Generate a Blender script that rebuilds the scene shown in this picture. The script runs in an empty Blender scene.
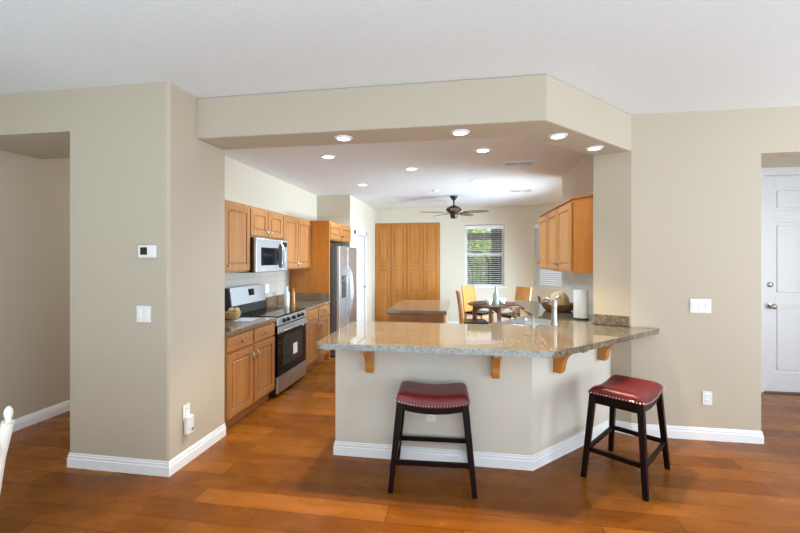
import bpy, bmesh, math, random
from mathutils import Vector, Matrix
random.seed(7)
PI = math.pi
R = math.radians
scn = bpy.context.scene
COL = scn.collection

# ------------------------------------------------------------------ camera, world, light
cam = bpy.data.cameras.new('camera')
cam.sensor_width = 36.0
cam.lens = 18.0
cam.shift_y = -7.5 / 800
cam.clip_start = 0.05
camo = bpy.data.objects.new('camera', cam)
COL.objects.link(camo)
camo.location = (0, 0, 1.55)
camo.rotation_euler = (R(90), 0, math.atan(64 / 400))
scn.camera = camo

scn.view_settings.view_transform = 'Standard'
scn.view_settings.look = 'None'
scn.view_settings.gamma = 1.0
scn.view_settings.use_curve_mapping = False
scn.view_settings.exposure = 0.0

w = bpy.data.worlds.new('sky')
scn.world = w
w.use_nodes = True
wn = w.node_tree.nodes
wn['Background'].inputs[0].default_value = (0.86, 0.93, 1.0, 1)
wn['Background'].inputs[1].default_value = 1.2

def sun(name, energy, rot, angle):
    l = bpy.data.lights.new(name, 'SUN'); l.energy = energy; l.angle = angle
    o = bpy.data.objects.new(name, l); COL.objects.link(o); o.rotation_euler = rot
    return o
sun('sun', 6.0, (R(38), R(12), R(20)), R(1))

def area(name, loc, target, sx, sy, energy, col=(1, 1, 1)):
    l = bpy.data.lights.new(name, 'AREA'); l.shape = 'RECTANGLE'; l.size = sx; l.size_y = sy
    l.energy = energy; l.color = col
    o = bpy.data.objects.new(name, l); COL.objects.link(o); o.location = loc
    o.rotation_euler = (Vector(target) - Vector(loc)).to_track_quat('-Z', 'Y').to_euler()
    return o
# living-room window daylight (behind and right of the camera), added ceiling fill, hall light
area('living_window_light', (5.05, 2.45, 1.45), (0, 2.6, 1.8), 1.7, 2.0, 100, (0.80, 0.91, 1.0))
area('side_window_light', (5.05, -1.6, 1.4), (0, 0.6, 1.7), 2.4, 2.0, 78, (0.80, 0.92, 1.0))
area('rear_window_light', (0.6, -4.3, 1.2), (0.6, 3, 0.8), 5.0, 1.4, 105, (0.78, 0.91, 1.0))
area('ceiling_fill_light', (0.6, -1.2, 0.2), (0.6, -1.19, 2.8), 8.0, 2.4, 280, (0.60, 0.84, 1.0))  # unseen upward fill, added to brighten the living-room ceiling
area('hall_light', (-3.4, 5.2, 2.7), (-3.7, 4.2, 0), 0.5, 0.8, 28, (0.94, 0.95, 0.92))
# daylight through the breakfast-nook windows
area('nook_window_light', (2.5, 7.0, 1.2), (0.2, 6.9, 0.8), 1.5, 1.1, 210, (0.66, 0.85, 1.0)).data.spread = R(128)

# ------------------------------------------------------------------ materials
def newmat(name, rough=0.5, metal=0.0, col=(.5, .5, .5), spec=0.5, coat=0.0):
    m = bpy.data.materials.new(name); m.use_nodes = True
    nt = m.node_tree; b = nt.nodes['Principled BSDF']
    b.inputs['Base Color'].default_value = (*col, 1)
    b.inputs['Roughness'].default_value = rough
    b.inputs['Metallic'].default_value = metal
    b.inputs['Specular IOR Level'].default_value = spec
    b.inputs['Coat Weight'].default_value = coat
    return m, nt, b

def coords(nt, scale=(1, 1, 1), rot=(0, 0, 0), kind='Object'):
    tc = nt.nodes.new('ShaderNodeTexCoord'); mp = nt.nodes.new('ShaderNodeMapping')
    mp.inputs['Scale'].default_value = scale; mp.inputs['Rotation'].default_value = rot
    nt.links.new(tc.outputs[kind], mp.inputs[0]); return mp.outputs[0]

def noise(nt, vec, scale, detail=4, rough=.5, dist=0.0):
    n = nt.nodes.new('ShaderNodeTexNoise')
    n.inputs['Scale'].default_value = scale; n.inputs['Detail'].default_value = detail
    n.inputs['Roughness'].default_value = rough; n.inputs['Distortion'].default_value = dist
    nt.links.new(vec, n.inputs['Vector']); return n

def ramp(nt, fac, stops):
    r = nt.nodes.new('ShaderNodeValToRGB')
    e = r.color_ramp.elements
    while len(e) < len(stops): e.new(0.5)
    for i, (p, c) in enumerate(stops):
        e[i].position = p; e[i].color = (*c, 1)
    nt.links.new(fac, r.inputs[0]); return r.outputs[0]

def mix(nt, a, b, fac, mode='MIX'):
    m = nt.nodes.new('ShaderNodeMix'); m.data_type = 'RGBA'; m.blend_type = mode
    if isinstance(fac, (int, float)): m.inputs[0].default_value = fac
    else: nt.links.new(fac, m.inputs[0])
    for s, v in ((6, a), (7, b)):
        if isinstance(v, tuple): m.inputs[s].default_value = (*v, 1)
        else: nt.links.new(v, m.inputs[s])
    return m.outputs[2]

def bump(nt, b, h, strength, dist=0.01):
    n = nt.nodes.new('ShaderNodeBump'); n.inputs['Strength'].default_value = strength
    n.inputs['Distance'].default_value = dist
    nt.links.new(h, n.inputs['Height']); nt.links.new(n.outputs[0], b.inputs['Normal'])

def plain(name, col, rough=.5, metal=0., var=.06, scale=30, spec=.5, coat=0., bmp=0.0):
    m, nt, b = newmat(name, rough, metal, col, spec, coat)
    n = noise(nt, coords(nt), scale)
    lo = tuple(c * (1 - var) for c in col); hi = tuple(min(1, c * (1 + var)) for c in col)
    nt.links.new(ramp(nt, n.outputs[0], [(.3, lo), (.7, hi)]), b.inputs['Base Color'])
    if bmp: bump(nt, b, n.outputs[0], bmp)
    return m

M = {}
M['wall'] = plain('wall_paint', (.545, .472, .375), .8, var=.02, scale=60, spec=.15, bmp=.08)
M['kitchen_wall'] = plain('wall_paint_kitchen_lit', (.70, .64, .53), .8, var=.02, scale=60, spec=.15, bmp=.06)  # same paint as the walls, with the brighter kitchen light put into its colour
M['bar_wall'] = plain('bar_wall_pale', (.71, .665, .585), .8, var=.02, scale=60, spec=.15, bmp=.08)  # paler, greyer tone than the living-room walls
M['ceiling'] = plain('ceiling_paint', (.80, .81, .82), .85, var=.03, scale=70, spec=.2, bmp=.15)
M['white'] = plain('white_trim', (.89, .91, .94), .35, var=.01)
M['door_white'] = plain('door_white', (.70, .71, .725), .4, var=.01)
M['white_plastic'] = plain('white_plastic', (.85, .85, .84), .35, var=.01)
M['cream_paint'] = plain('cream_paint', (.83, .79, .70), .35, var=.02)
M['steel'] = plain('brushed_steel', (.60, .63, .66), .36, metal=1., var=.04, scale=8)
M['dark_steel'] = plain('dark_steel_side', (.16, .165, .17), .4, metal=.6, var=.05)
M['chrome'] = plain('chrome', (.75, .73, .70), .12, metal=1., var=.02)
M['nickel'] = plain('nickel', (.46, .44, .41), .28, metal=1., var=.02)
M['black'] = plain('black_enamel', (.012, .012, .013), .3, var=.1)
M['black_glass'] = plain('black_glass', (.004, .004, .005), .06, var=.05, spec=.16)
M['screen'] = plain('grey_screen', (.028, .034, .030), .2, var=.05, spec=.2)
M['bronze'] = plain('dark_bronze', (.055, .034, .022), .35, metal=.6, var=.15)
M['stool_wood'] = plain('espresso_wood', (.008, .003, .003), .35, var=.25, scale=14, spec=.16)
M['table_wood'] = plain('table_wood', (.09, .035, .017), .4, var=.25, scale=14)
M['paper'] = plain('white_paper', (.88, .88, .86), .8, var=.03)
M['pale_paper'] = plain('pale_paper', (.55, .60, .66), .8, var=.15, scale=20)
M['ceramic'] = plain('white_ceramic', (.85, .84, .80), .15, var=.01)
M['cord_black'] = M['black']
M['porch'] = plain('porch_dark', (.045, .04, .04), .7, var=.1)
M['patio'] = plain('patio_ground', (.55, .50, .44), .9, var=.1, scale=5)

def wood(name, c1, c2, c3, axis=2, rough=.35, scale=9., coat=.15):
    m, nt, b = newmat(name, rough, coat=coat)
    s = [scale, scale, scale]; s[axis] = scale * .07
    v = coords(nt, tuple(s))
    n = noise(nt, v, 1.6, 5, .55, .6)
    v2 = coords(nt, tuple(k * 6 for k in s))
    n2 = noise(nt, v2, 1.0, 3, .5)
    base = ramp(nt, n.outputs[0], [(.25, c1), (.5, c2), (.75, c3)])
    fine = ramp(nt, n2.outputs[0], [(.35, (.86, .82, .78)), (.6, (1, 1, 1))])
    nt.links.new(mix(nt, base, fine, .6, 'MULTIPLY'), b.inputs['Base Color'])
    return m
M['oak'] = wood('honey_oak', (.355, .138, .038), (.425, .18, .055), (.50, .235, .083), 2)
M['oak_flat'] = wood('honey_oak_level_grain', (.355, .138, .038), (.425, .18, .055), (.50, .235, .083), 0)
M['oak_deep'] = wood('oak_end_panel', (.46, .165, .022), (.545, .215, .034), (.62, .27, .054), 2)
M['oak_warm_lit'] = wood('oak_warm_lit_panel', (.50, .155, .014), (.57, .19, .022), (.63, .23, .034), 2)  # same oak, with the warm cast of the light put into its colour
M['chair_wood'] = wood('chair_wood', (.48, .20, .04), (.60, .27, .065), (.70, .35, .11), 2)
M['blade'] = wood('fan_blade_wood', (.12, .085, .055), (.16, .115, .08), (.21, .16, .115), 0, .4)

def floor_mat():
    m, nt, b = newmat('hardwood_planks', .3, coat=.0)
    v = coords(nt)
    br = nt.nodes.new('ShaderNodeTexBrick')
    br.offset = .37; br.offset_frequency = 2; br.squash = 1.0
    br.inputs['Scale'].default_value = 1.0
    br.inputs['Brick Width'].default_value = 1.25
    br.inputs['Row Height'].default_value = .165
    br.inputs['Mortar Size'].default_value = .0022
    br.inputs['Mortar Smooth'].default_value = .2
    br.inputs['Bias'].default_value = 0.0
    br.inputs['Color1'].default_value = (0, 0, 0, 1)
    br.inputs['Color2'].default_value = (1, 1, 1, 1)
    br.inputs['Mortar'].default_value = (.5, .5, .5, 1)
    nt.links.new(v, br.inputs['Vector'])
    plank = ramp(nt, br.outputs['Color'], [(0., (.20, .062, .008)), (.5, (.265, .086, .010)), (1., (.345, .118, .016))])
    n = noise(nt, coords(nt, (1.0, 9, 1)), 2.0, 6, .6, .25)
    g = ramp(nt, n.outputs[0], [(.3, (.74, .68, .62)), (.5, (.97, .96, .95)), (.72, (1.1, 1.1, 1.08))])
    n3 = noise(nt, coords(nt, (1.6, 3.0, 1)), 1.6, 4, .55, .2)
    g3 = ramp(nt, n3.outputs[0], [(.3, (.72, .68, .64)), (.66, (1.08, 1.06, 1.05))])
    c = mix(nt, plank, g, .6, 'MULTIPLY')
    c = mix(nt, c, g3, .8, 'MULTIPLY')
    c = mix(nt, c, (.055, .02, .008), br.outputs['Fac'])
    nt.links.new(c, b.inputs['Base Color'])
    rr = ramp(nt, n3.outputs[0], [(.3, (.25,) * 3), (.7, (.29,) * 3)])
    nt.links.new(rr, b.inputs['Roughness'])
    b.inputs['Specular IOR Level'].default_value = .15
    bump(nt, b, n.outputs[0], .05, .004)
    return m
M['floor'] = floor_mat()

def granite(name, warm=0.0, rough=.07):
    m, nt, b = newmat(name, rough, spec=.7, coat=.2)
    b.inputs['Coat Roughness'].default_value = .02
    v = coords(nt)
    n1 = noise(nt, v, 42, 7, .78)
    vein = noise(nt, coords(nt, (2.0, 6, 5), (0, 0, .35)), 1.6, 7, .65, 1.4)
    vo = nt.nodes.new('ShaderNodeTexVoronoi'); vo.inputs['Scale'].default_value = 60
    nt.links.new(v, vo.inputs['Vector'])
    base = ramp(nt, n1.outputs[0], [(.36, (.015, .014, .013)), (.45, (.12, .105, .09)), (.53, (.26, .235, .20)), (.64, (.48, .45, .40))])
    vc = ramp(nt, vein.outputs[0], [(.34, (.10, .075, .05)), (.5, (.24, .205, .16)), (.64, (.38, .35, .30))])
    c = mix(nt, base, vc, .42)
    sp = ramp(nt, vo.outputs['Distance'], [(.12, (.35, .32, .30)), (.32, (1, 1, 1))])
    c = mix(nt, c, sp, .7, 'MULTIPLY')
    c = mix(nt, c, (.80, .74, .64), 1.0, 'MULTIPLY')
    if warm: c = mix(nt, c, (.26, .13, .06), warm)
    nt.links.new(c, b.inputs['Base Color'])
    return m
M['granite'] = granite('granite_top', 0, .05)
M['granite_warm'] = granite('granite_warm', .4, .12)

def leather():
    m, nt, b = newmat('oxblood_leather', .42, col=(.20, .012, .018), coat=.12)
    b.inputs['Coat Roughness'].default_value = .25
    n = noise(nt, coords(nt), 9, 4, .6)
    nt.links.new(ramp(nt, n.outputs[0], [(.3, (.10, .004, .007)), (.7, (.19, .008, .013))]), b.inputs['Base Color'])
    n2 = noise(nt, coords(nt), 220, 3, .6); bump(nt, b, n2.outputs[0], .12, .002)
    return m
M['leather'] = leather()

def tile():
    m, nt, b = newmat('backsplash_tiles', .2)
    v = coords(nt, (1, 1, 1), (R(90), 0, 0))
    br = nt.nodes.new('ShaderNodeTexBrick')
    br.inputs['Scale'].default_value = 1.0; br.inputs['Brick Width'].default_value = .16
    br.inputs['Row Height'].default_value = .08; br.inputs['Mortar Size'].default_value = .003
    br.inputs['Color1'].default_value = (.54, .50, .44, 1); br.inputs['Color2'].default_value = (.60, .56, .50, 1)
    br.inputs['Mortar'].default_value = (.46, .43, .38, 1)
    nt.links.new(v, br.inputs['Vector']); nt.links.new(br.outputs['Color'], b.inputs['Base Color'])
    return m
M['tile'] = tile()

def glass():
    m, nt, b = newmat('window_glass', .02, col=(1, 1, 1))
    b.inputs['Transmission Weight'].default_value = 1.0; b.inputs['IOR'].default_value = 1.05
    return m
M['glass'] = glass()
def tinted():
    m, nt, b = newmat('sea_green_glass', .12, col=(.30, .42, .38))
    b.inputs['Transmission Weight'].default_value = .35
    return m
M['green_glass'] = tinted()

def emit(name, col, s):
    m, nt, b = newmat(name, .4, col=(.9, .9, .9))
    b.inputs['Emission Color'].default_value = (*col, 1); b.inputs['Emission Strength'].default_value = s
    return m
M['lamp'] = emit('lamp_lens', (1., .93, .82), 9.)

def wicker(name, c1, c2):
    m, nt, b = newmat(name, .7)
    wv = nt.nodes.new('ShaderNodeTexWave'); wv.bands_direction = 'Z'
    wv.inputs['Scale'].default_value = 28; wv.inputs['Distortion'].default_value = 6
    nt.links.new(coords(nt), wv.inputs['Vector'])
    nt.links.new(ramp(nt, wv.outputs[1], [(.2, c1), (.8, c2)]), b.inputs['Base Color'])
    bump(nt, b, wv.outputs[1], .6, .01)
    return m
M['wicker'] = wicker('brown_wicker', (.16, .06, .02), (.42, .19, .07))
M['straw'] = wicker('straw', (.70, .50, .22), (.86, .70, .40))
M['tan_wicker'] = wicker('tan_wicker', (.40, .23, .09), (.68, .45, .22))

def leafmat(name, c1, c2):
    m, nt, b = newmat(name, .6)
    n = noise(nt, coords(nt), 3, 3)
    nt.links.new(ramp(nt, n.outputs[0], [(.3, c1), (.7, c2)]), b.inputs['Base Color'])
    return m
M['leaf'] = leafmat('leaves', (.10, .22, .03), (.42, .52, .08))
M['leaf2'] = leafmat('leaves_dark', (.05, .12, .03), (.18, .30, .07))

# ------------------------------------------------------------------ mesh helpers
class MB:
    def __init__(s): s.bm = bmesh.new()
    def box(s, x0, y0, z0, x1, y1, z1, bev=0.0, mat=None, seg=2):
        bm = s.bm
        vs = [bm.verts.new(p) for p in ((x0, y0, z0), (x1, y0, z0), (x1, y1, z0), (x0, y1, z0), (x0, y0, z1), (x1, y0, z1), (x1, y1, z1), (x0, y1, z1))]
        fs = [bm.faces.new([vs[i] for i in q]) for q in ((3, 2, 1, 0), (4, 5, 6, 7), (0, 1, 5, 4), (1, 2, 6, 5), (2, 3, 7, 6), (3, 0, 4, 7))]
        if mat is not None:
            for v in vs: v.co = mat @ v.co
        if bev:
            es = {e for f in fs for e in f.edges}
            bmesh.ops.bevel(bm, geom=list(es), offset=bev, segments=seg, profile=.5, affect='EDGES')
        return s
    def prism(s, pts, z0, z1, bev=0.0, mat=None):
        """closed outline in x,y, extruded in z"""
        bm = s.bm
        area2 = sum(pts[i][0] * pts[(i + 1) % len(pts)][1] - pts[(i + 1) % len(pts)][0] * pts[i][1] for i in range(len(pts)))
        if area2 < 0: pts = pts[::-1]
        lo = [bm.verts.new((x, y, z0)) for x, y in pts]; hi = [bm.verts.new((x, y, z1)) for x, y in pts]
        fs = [bm.faces.new(lo[::-1]), bm.faces.new(hi)]
        n = len(pts)
        for i in range(n):
            fs.append(bm.faces.new((lo[i], lo[(i + 1) % n], hi[(i + 1) % n], hi[i])))
        if mat is not None:
            for v in lo + hi: v.co = mat @ v.co
        if bev:
            es = set(fs[0].edges) | set(fs[1].edges)
            bmesh.ops.bevel(bm, geom=list(es), offset=bev, segments=2, profile=.5, affect='EDGES')
        return s
    def lathe(s, prof, n=24, c=(0, 0, 0), mat=None, cap=True):
        bm = s.bm; rings = []
        for r, z in prof:
            rings.append([bm.verts.new((c[0] + r * math.cos(2 * PI * i / n), c[1] + r * math.sin(2 * PI * i / n), c[2] + z)) for i in range(n)])
        for a, b in zip(rings, rings[1:]):
            for i in range(n):
                bm.faces.new((a[i], a[(i + 1) % n], b[(i + 1) % n], b[i]))
        if cap:
            bm.faces.new(rings[0][::-1]); bm.faces.new(rings[-1])
        if mat is not None:
            for rg in rings:
                for v in rg: v.co = mat @ v.co
        return s
    def tube(s, pts, r, n=10, cap=True):
        bm = s.bm; pts = [Vector(p) for p in pts]
        rs = r if isinstance(r, (list, tuple)) else [r] * len(pts)
        rings = []; up = None
        for i, p in enumerate(pts):
            t = (pts[min(i + 1, len(pts) - 1)] - pts[max(i - 1, 0)]).normalized()
            if up is None:
                up = Vector((0, 0, 1)) if abs(t.z) < .9 else Vector((1, 0, 0))
            a = t.cross(up)
            if a.length < 1e-4: a = t.cross(Vector((0, 1, 0)))
            a.normalize(); b = a.cross(t); up = b
            rings.append([bm.verts.new(p + rs[i] * (math.cos(2 * PI * k / n) * a + math.sin(2 * PI * k / n) * b)) for k in range(n)])
        for a, b in zip(rings, rings[1:]):
            for i in range(n):
                bm.faces.new((a[i], a[(i + 1) % n], b[(i + 1) % n], b[i]))
        if cap:
            bm.faces.new(rings[0][::-1]); bm.faces.new(rings[-1])
        return s
    def beam(s, p0, p1, w0, d0, w1=None, d1=None, bev=.004):
        """square section bar between two points, sides kept along x and y"""
        w1 = w0 if w1 is None else w1; d1 = d0 if d1 is None else d1
        bm = s.bm
        q = []
        for (p, ww, dd) in ((p0, w0, d0), (p1, w1, d1)):
            q.append([bm.verts.new((p[0] + a * ww / 2, p[1] + b * dd / 2, p[2])) for a, b in ((-1, -1), (1, -1), (1, 1), (-1, 1))])
        fs = [bm.faces.new(q[0][::-1]), bm.faces.new(q[1])]
        for i in range(4): fs.append(bm.faces.new((q[0][i], q[0][(i + 1) % 4], q[1][(i + 1) % 4], q[1][i])))
        if bev: bmesh.ops.bevel(bm, geom=list({e for f in fs for e in f.edges}), offset=bev, segments=2, profile=.5, affect='EDGES')
        return s
    def build(s, name, mat, parent=None, smooth=False, **tags):
        bm = s.bm
        bmesh.ops.recalc_face_normals(bm, faces=bm.faces)
        me = bpy.data.meshes.new(name); bm.to_mesh(me); bm.free()
        me.materials.append(mat)
        if smooth:
            for p in me.polygons: p.use_smooth = True
            try: me.set_sharp_from_angle(angle=R(40))
            except Exception: pass
        o = bpy.data.objects.new(name, me); COL.objects.link(o)
        if parent is not None: o.parent = parent
        for k, v in tags.items(): o[k] = v
        return o

def thing(name, label, cat, loc=(0, 0, 0), rz=0.0, group=None):
    o = bpy.data.objects.new(name, None); COL.objects.link(o); o.empty_display_size = .1
    o.location = loc; o.rotation_euler = (0, 0, rz)
    o['label'] = label; o['category'] = cat
    if group: o['group'] = group
    return o

def children(o): return [c for c in bpy.data.objects if c.parent is o]
def dup(root, loc, rz, label=None):
    r = root.copy(); COL.objects.link(r); r.location = loc; r.rotation_euler = (0, 0, rz)
    if label: r['label'] = label
    for ch in children(root):
        c = ch.copy(); COL.objects.link(c); c.parent = r
        for g in children(ch):
            d = g.copy(); COL.objects.link(d); d.parent = c
    return r

S = dict(kind='structure')
ZL, ZK = 2.82, 2.74          # living-room and kitchen ceilings

# ------------------------------------------------------------------ room shell
MB().box(-4.15, -4.6, -.1, 5.35, 9.6, 0).build('floor', M['floor'], **S)
MB().box(-4.15, -4.6, ZL, 5.35, 9.6, ZL + .1).build('ceiling', M['ceiling'], **S)
MB().prism([(-2.95, 3.03), (.484, 3.03), (1.33, 3.90), (1.45, 3.95), (1.45, 6.02), (2.85, 6.02), (2.85, 9.45), (-2.95, 9.45)], ZK, ZK + .06).build('ceiling_kitchen', M['ceiling'], **S)

# thick wall (pier) between hall and kitchen, header over the hall opening
XZ = Matrix(((1, 0, 0, 0), (0, 0, 1, 0), (0, 1, 0, 0), (0, 0, 0, 1)))
def profile_wall(name, pts, y0, y1, corner=None, extra=None):
    mb = MB(); mb.prism(pts, y0, y1, mat=XZ)
    if corner:
        es = [e for e in mb.bm.edges if all(abs(v.co.x - corner[0]) < 1e-4 and abs(v.co.y - corner[1]) < 1e-4 for v in e.verts)]
        bmesh.ops.bevel(mb.bm, geom=es, offset=.022, segments=4, profile=.5, affect='EDGES')
    if extra: mb.box(*extra)
    return mb.build(name, M['wall'], **S)
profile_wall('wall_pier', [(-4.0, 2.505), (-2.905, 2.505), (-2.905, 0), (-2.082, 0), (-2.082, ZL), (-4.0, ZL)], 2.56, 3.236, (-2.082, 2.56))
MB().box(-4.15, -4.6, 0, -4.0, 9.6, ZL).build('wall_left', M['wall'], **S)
MB().box(-4.0, 8.0, 0, -2.86, 8.15, ZL).build('wall_hall_end', M['wall'], **S)
# kitchen left wall, fridge return wall, back wall with the pantry recess
MB().box(-2.86, 3.236, 0, -2.72, 9.45, ZL).build('wall_kitchen_left', M['kitchen_wall'], **S)
mb = MB()
mb.box(-2.72, 7.16, 0, -2.08, 7.50, ZK + .02)
mb.box(-2.72, 8.30, 0, -2.08, 9.45, ZK + .02)
mb.box(-2.72, 7.50, 2.03, -2.08, 8.30, ZK + .02)
mb.box(-2.72, 7.50, 0, -2.16, 8.30, 2.03)
mb.build('wall_fridge_return', M['kitchen_wall'], **S)
# back wall with the window opening (x .03-.90, z .92-2.33) and the pantry recess (x -2.08 to -.55)
mb = MB()
mb.box(-2.08, 9.30, 2.40, -.55, 9.45, ZK + .02)
mb.box(-2.08, 9.72, 0, -.55, 9.80, 2.42)
mb.box(-.55, 9.30, 0, .03, 9.45, ZK + .02)
mb.box(.03, 9.30, 0, .90, 9.45, .92)
mb.box(.03, 9.30, 2.33, .90, 9.45, ZK + .02)
mb.box(.90, 9.30, 0, 1.50, 9.45, ZK + .02)
mb.build('wall_back', M['kitchen_wall'], **S)
# nook: 45 degree wall with its window, then the outer side wall
nd = Matrix.Translation((1.47, 9.30, 0)) @ Matrix.Rotation(R(-45), 4, 'Z')
mb = MB()
mb.box(0, 0, 0, .10, .14, ZK + .02, mat=nd)
mb.box(.80, 0, 0, 1.62, .14, ZK + .02, mat=nd)
mb.box(.10, 0, 0, .80, .14, .92, mat=nd)
mb.box(.10, 0, 2.33, .80, .14, ZK + .02, mat=nd)
mb.build('wall_nook', M['kitchen_wall'], **S)
mb = MB()
mb.box(2.60, 7.90, 0, 2.74, 8.25, ZK + .02); mb.box(2.60, 6.15, 0, 2.74, 6.30, ZK + .02)
mb.box(2.60, 6.30, 0, 2.74, 7.90, .80); mb.box(2.60, 6.30, 2.33, 2.74, 7.90, ZK + .02)
mb.build('wall_nook_right', M['kitchen_wall'], **S)
MB().box(1.50, 6.0, 0, 2.74, 6.15, ZK + .02).build('wall_nook_front', M['kitchen_wall'], **S)
# kitchen right wall with the slanted pillar the beam rests on
MB().box(1.38, 4.02, 0, 1.50, 6.0, ZL).build('wall_kitchen_right', M['kitchen_wall'], **S)
MB().prism([(1.455, 3.80), (1.18, 3.93), (1.205, 4.02), (1.38, 4.06), (1.50, 3.95)], 0, ZL).build('wall_pillar', M['wall'], **S)
# living-room right-hand partition, entry and front wall
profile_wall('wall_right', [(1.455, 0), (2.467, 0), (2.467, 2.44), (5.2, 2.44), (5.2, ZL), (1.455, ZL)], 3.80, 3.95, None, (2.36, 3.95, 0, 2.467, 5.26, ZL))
mb = MB(); mb.box(2.36, 5.26, 0, 3.43, 5.40, ZL); mb.box(4.38, 5.26, 0, 5.35, 5.40, ZL); mb.box(3.43, 5.26, 2.58, 4.38, 5.40, ZL)
mb.build('wall_entry', M['wall'], **S)
# outer living-room walls with window openings, behind the camera
mb = MB()
mb.box(5.2, -4.6, 0, 5.35, -2.9, ZL); mb.box(5.2, -.3, 0, 5.35, 1.0, ZL); mb.box(5.2, 3.4, 0, 5.35, 3.9, ZL); mb.box(5.2, 3.9, 0, 5.35, 5.4, ZL)
for y0, y1 in ((-2.9, -.3), (1.0, 3.4)):
    mb.box(5.2, y0, 0, 5.35, y1, .4); mb.box(5.2, y0, 2.4, 5.35, y1, ZL)
mb.build('wall_living_right', M['wall'], **S)
mb = MB()
mb.box(-4.15, -4.6, 0, -1.9, -4.45, ZL); mb.box(3.1, -4.6, 0, 5.35, -4.45, ZL)
mb.box(-1.9, -4.6, 0, 3.1, -4.45, 1.2); mb.box(-1.9, -4.6, 2.0, 3.1, -4.45, ZL)
mb.build('wall_rear', M['wall'], **S)

# dropped beam with its 45 degree return
MB().prism([(-2.08, 2.86), (.557, 2.86), (1.455, 3.80), (1.18, 3.93), (.45, 3.20), (-2.08, 3.20)], 2.50, ZL, bev=.012).build('beam', M['wall'], **S)

# peninsula wall, with the unseen base cabinets merged into the same solid
MB().prism([(-1.008, 3.056), (.493, 3.056), (1.31, 3.87), (1.205, 4.02), (1.378, 4.06), (1.378, 5.97), (.80, 5.97), (.80, 4.44), (.24, 3.70), (-1.008, 3.70)], 0, .905).build('wall_peninsula_base', M['bar_wall'], **S)

# baseboards: three-step profile swept along open paths, outside to the right of travel
def baseboard(name, path, h=.105, t=.013):
    prof = [(0, 0), (t, 0), (t, h * .62), (t * .72, h * .66), (t * .72, h * .82), (t * .45, h * .86), (t * .45, h * .96), (t * .25, h), (0, h)]
    bm = bmesh.new(); P = [Vector(p) for p in path]; rings = []
    for i, p in enumerate(P):
        ds = []
        if i > 0: ds.append((P[i] - P[i - 1]).normalized())
        if i < len(P) - 1: ds.append((P[i + 1] - P[i]).normalized())
        ns = [Vector((d.y, -d.x)) for d in ds]
        n = sum(ns, Vector((0, 0))); n.normalize(); k = 1 / max(.3, n.dot(ns[0]))
        rings.append([bm.verts.new((p.x + n.x * k * a, p.y + n.y * k * a, z)) for a, z in prof])
    m = len(prof)
    for a, b in zip(rings, rings[1:]):
        for i in range(m): bm.faces.new((a[i], a[(i + 1) % m], b[(i + 1) % m], b[i]))
    bm.faces.new(rings[0][::-1]); bm.faces.new(rings[-1])
    q = MB(); q.bm.free(); q.bm = bm
    return q.build(name, M['white'], **S)
baseboard('baseboard_pier', [(-2.905, 3.236), (-2.905, 2.56), (-2.082, 2.56), (-2.082, 3.236)])
baseboard('baseboard_peninsula', [(-1.008, 3.70), (-1.008, 3.056), (.493, 3.056), (1.27, 3.83)])
baseboard('baseboard_right', [(1.33, 3.859), (1.455, 3.80), (2.467, 3.80), (2.467, 5.24)])
baseboard('baseboard_left', [(-4.0, 7.98), (-4.0, -4.4)][::-1])
baseboard('baseboard_back', [(-.53, 9.30), (1.47, 9.30), (2.58, 8.19)])
baseboard('baseboard_entry', [(2.50, 5.26), (3.36, 5.26)])

# front door in the entry
def panel_door(mb, w, h, rows, t=.04):
    """stile-and-rail slab, front face toward -y"""
    mb.box(.001, .011, .001, w - .001, t, h - .001)
    st = .115
    mb.box(0, 0, 0, st, .014, h, .003); mb.box(w - st, 0, 0, w, .014, h, .003)
    mb.box(w / 2 - .05, 0, 0, w / 2 + .05, .014, h, .003)
    zs = rows
    for a, b in zip([0] + [r[1] for r in zs], [r[0] for r in zs] + [h]):
        mb.box(st, .0005, a, w / 2 - .05, .0135, b, .003); mb.box(w / 2 + .05, .0005, a, w - st, .0135, b, .003)
    for a, b in zs:
        for x0, x1 in ((st, w / 2 - .05), (w / 2 + .05, w - st)):
            mb.box(x0 + .03, .002, a + .03, x1 - .03, .014, b - .03, .008)
d1 = MB(); panel_door(d1, .90, 2.50, [(.22, 1.0), (1.12, 1.96), (2.10, 2.36)])
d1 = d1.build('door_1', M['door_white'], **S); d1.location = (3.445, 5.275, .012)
mb = MB()
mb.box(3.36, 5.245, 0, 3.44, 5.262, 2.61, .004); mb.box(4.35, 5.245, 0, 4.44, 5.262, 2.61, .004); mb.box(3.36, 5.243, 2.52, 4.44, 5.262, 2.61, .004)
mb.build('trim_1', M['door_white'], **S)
MB().box(3.43, 5.22, 0, 4.38, 5.40, .012).build('trim_2', M['table_wood'], **S)
k = MB(); k.lathe([(.03, 0), (.03, .008), (.012, .012), (.012, .04), (.028, .05), (.03, .066), (.018, .078), (.002, .08)], 16, mat=Matrix.Translation((.07, 0, .99)) @ Matrix.Rotation(R(90), 4, 'X'))
k.build('door_knob', M['nickel'], d1, True)
k = MB(); k.lathe([(.028, 0), (.028, .012), (.02, .018), (.002, .02)], 16, mat=Matrix.Translation((.07, 0, 1.24)) @ Matrix.Rotation(R(90), 4, 'X'))
k.build('deadbolt', M['nickel'], d1, True)
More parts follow.
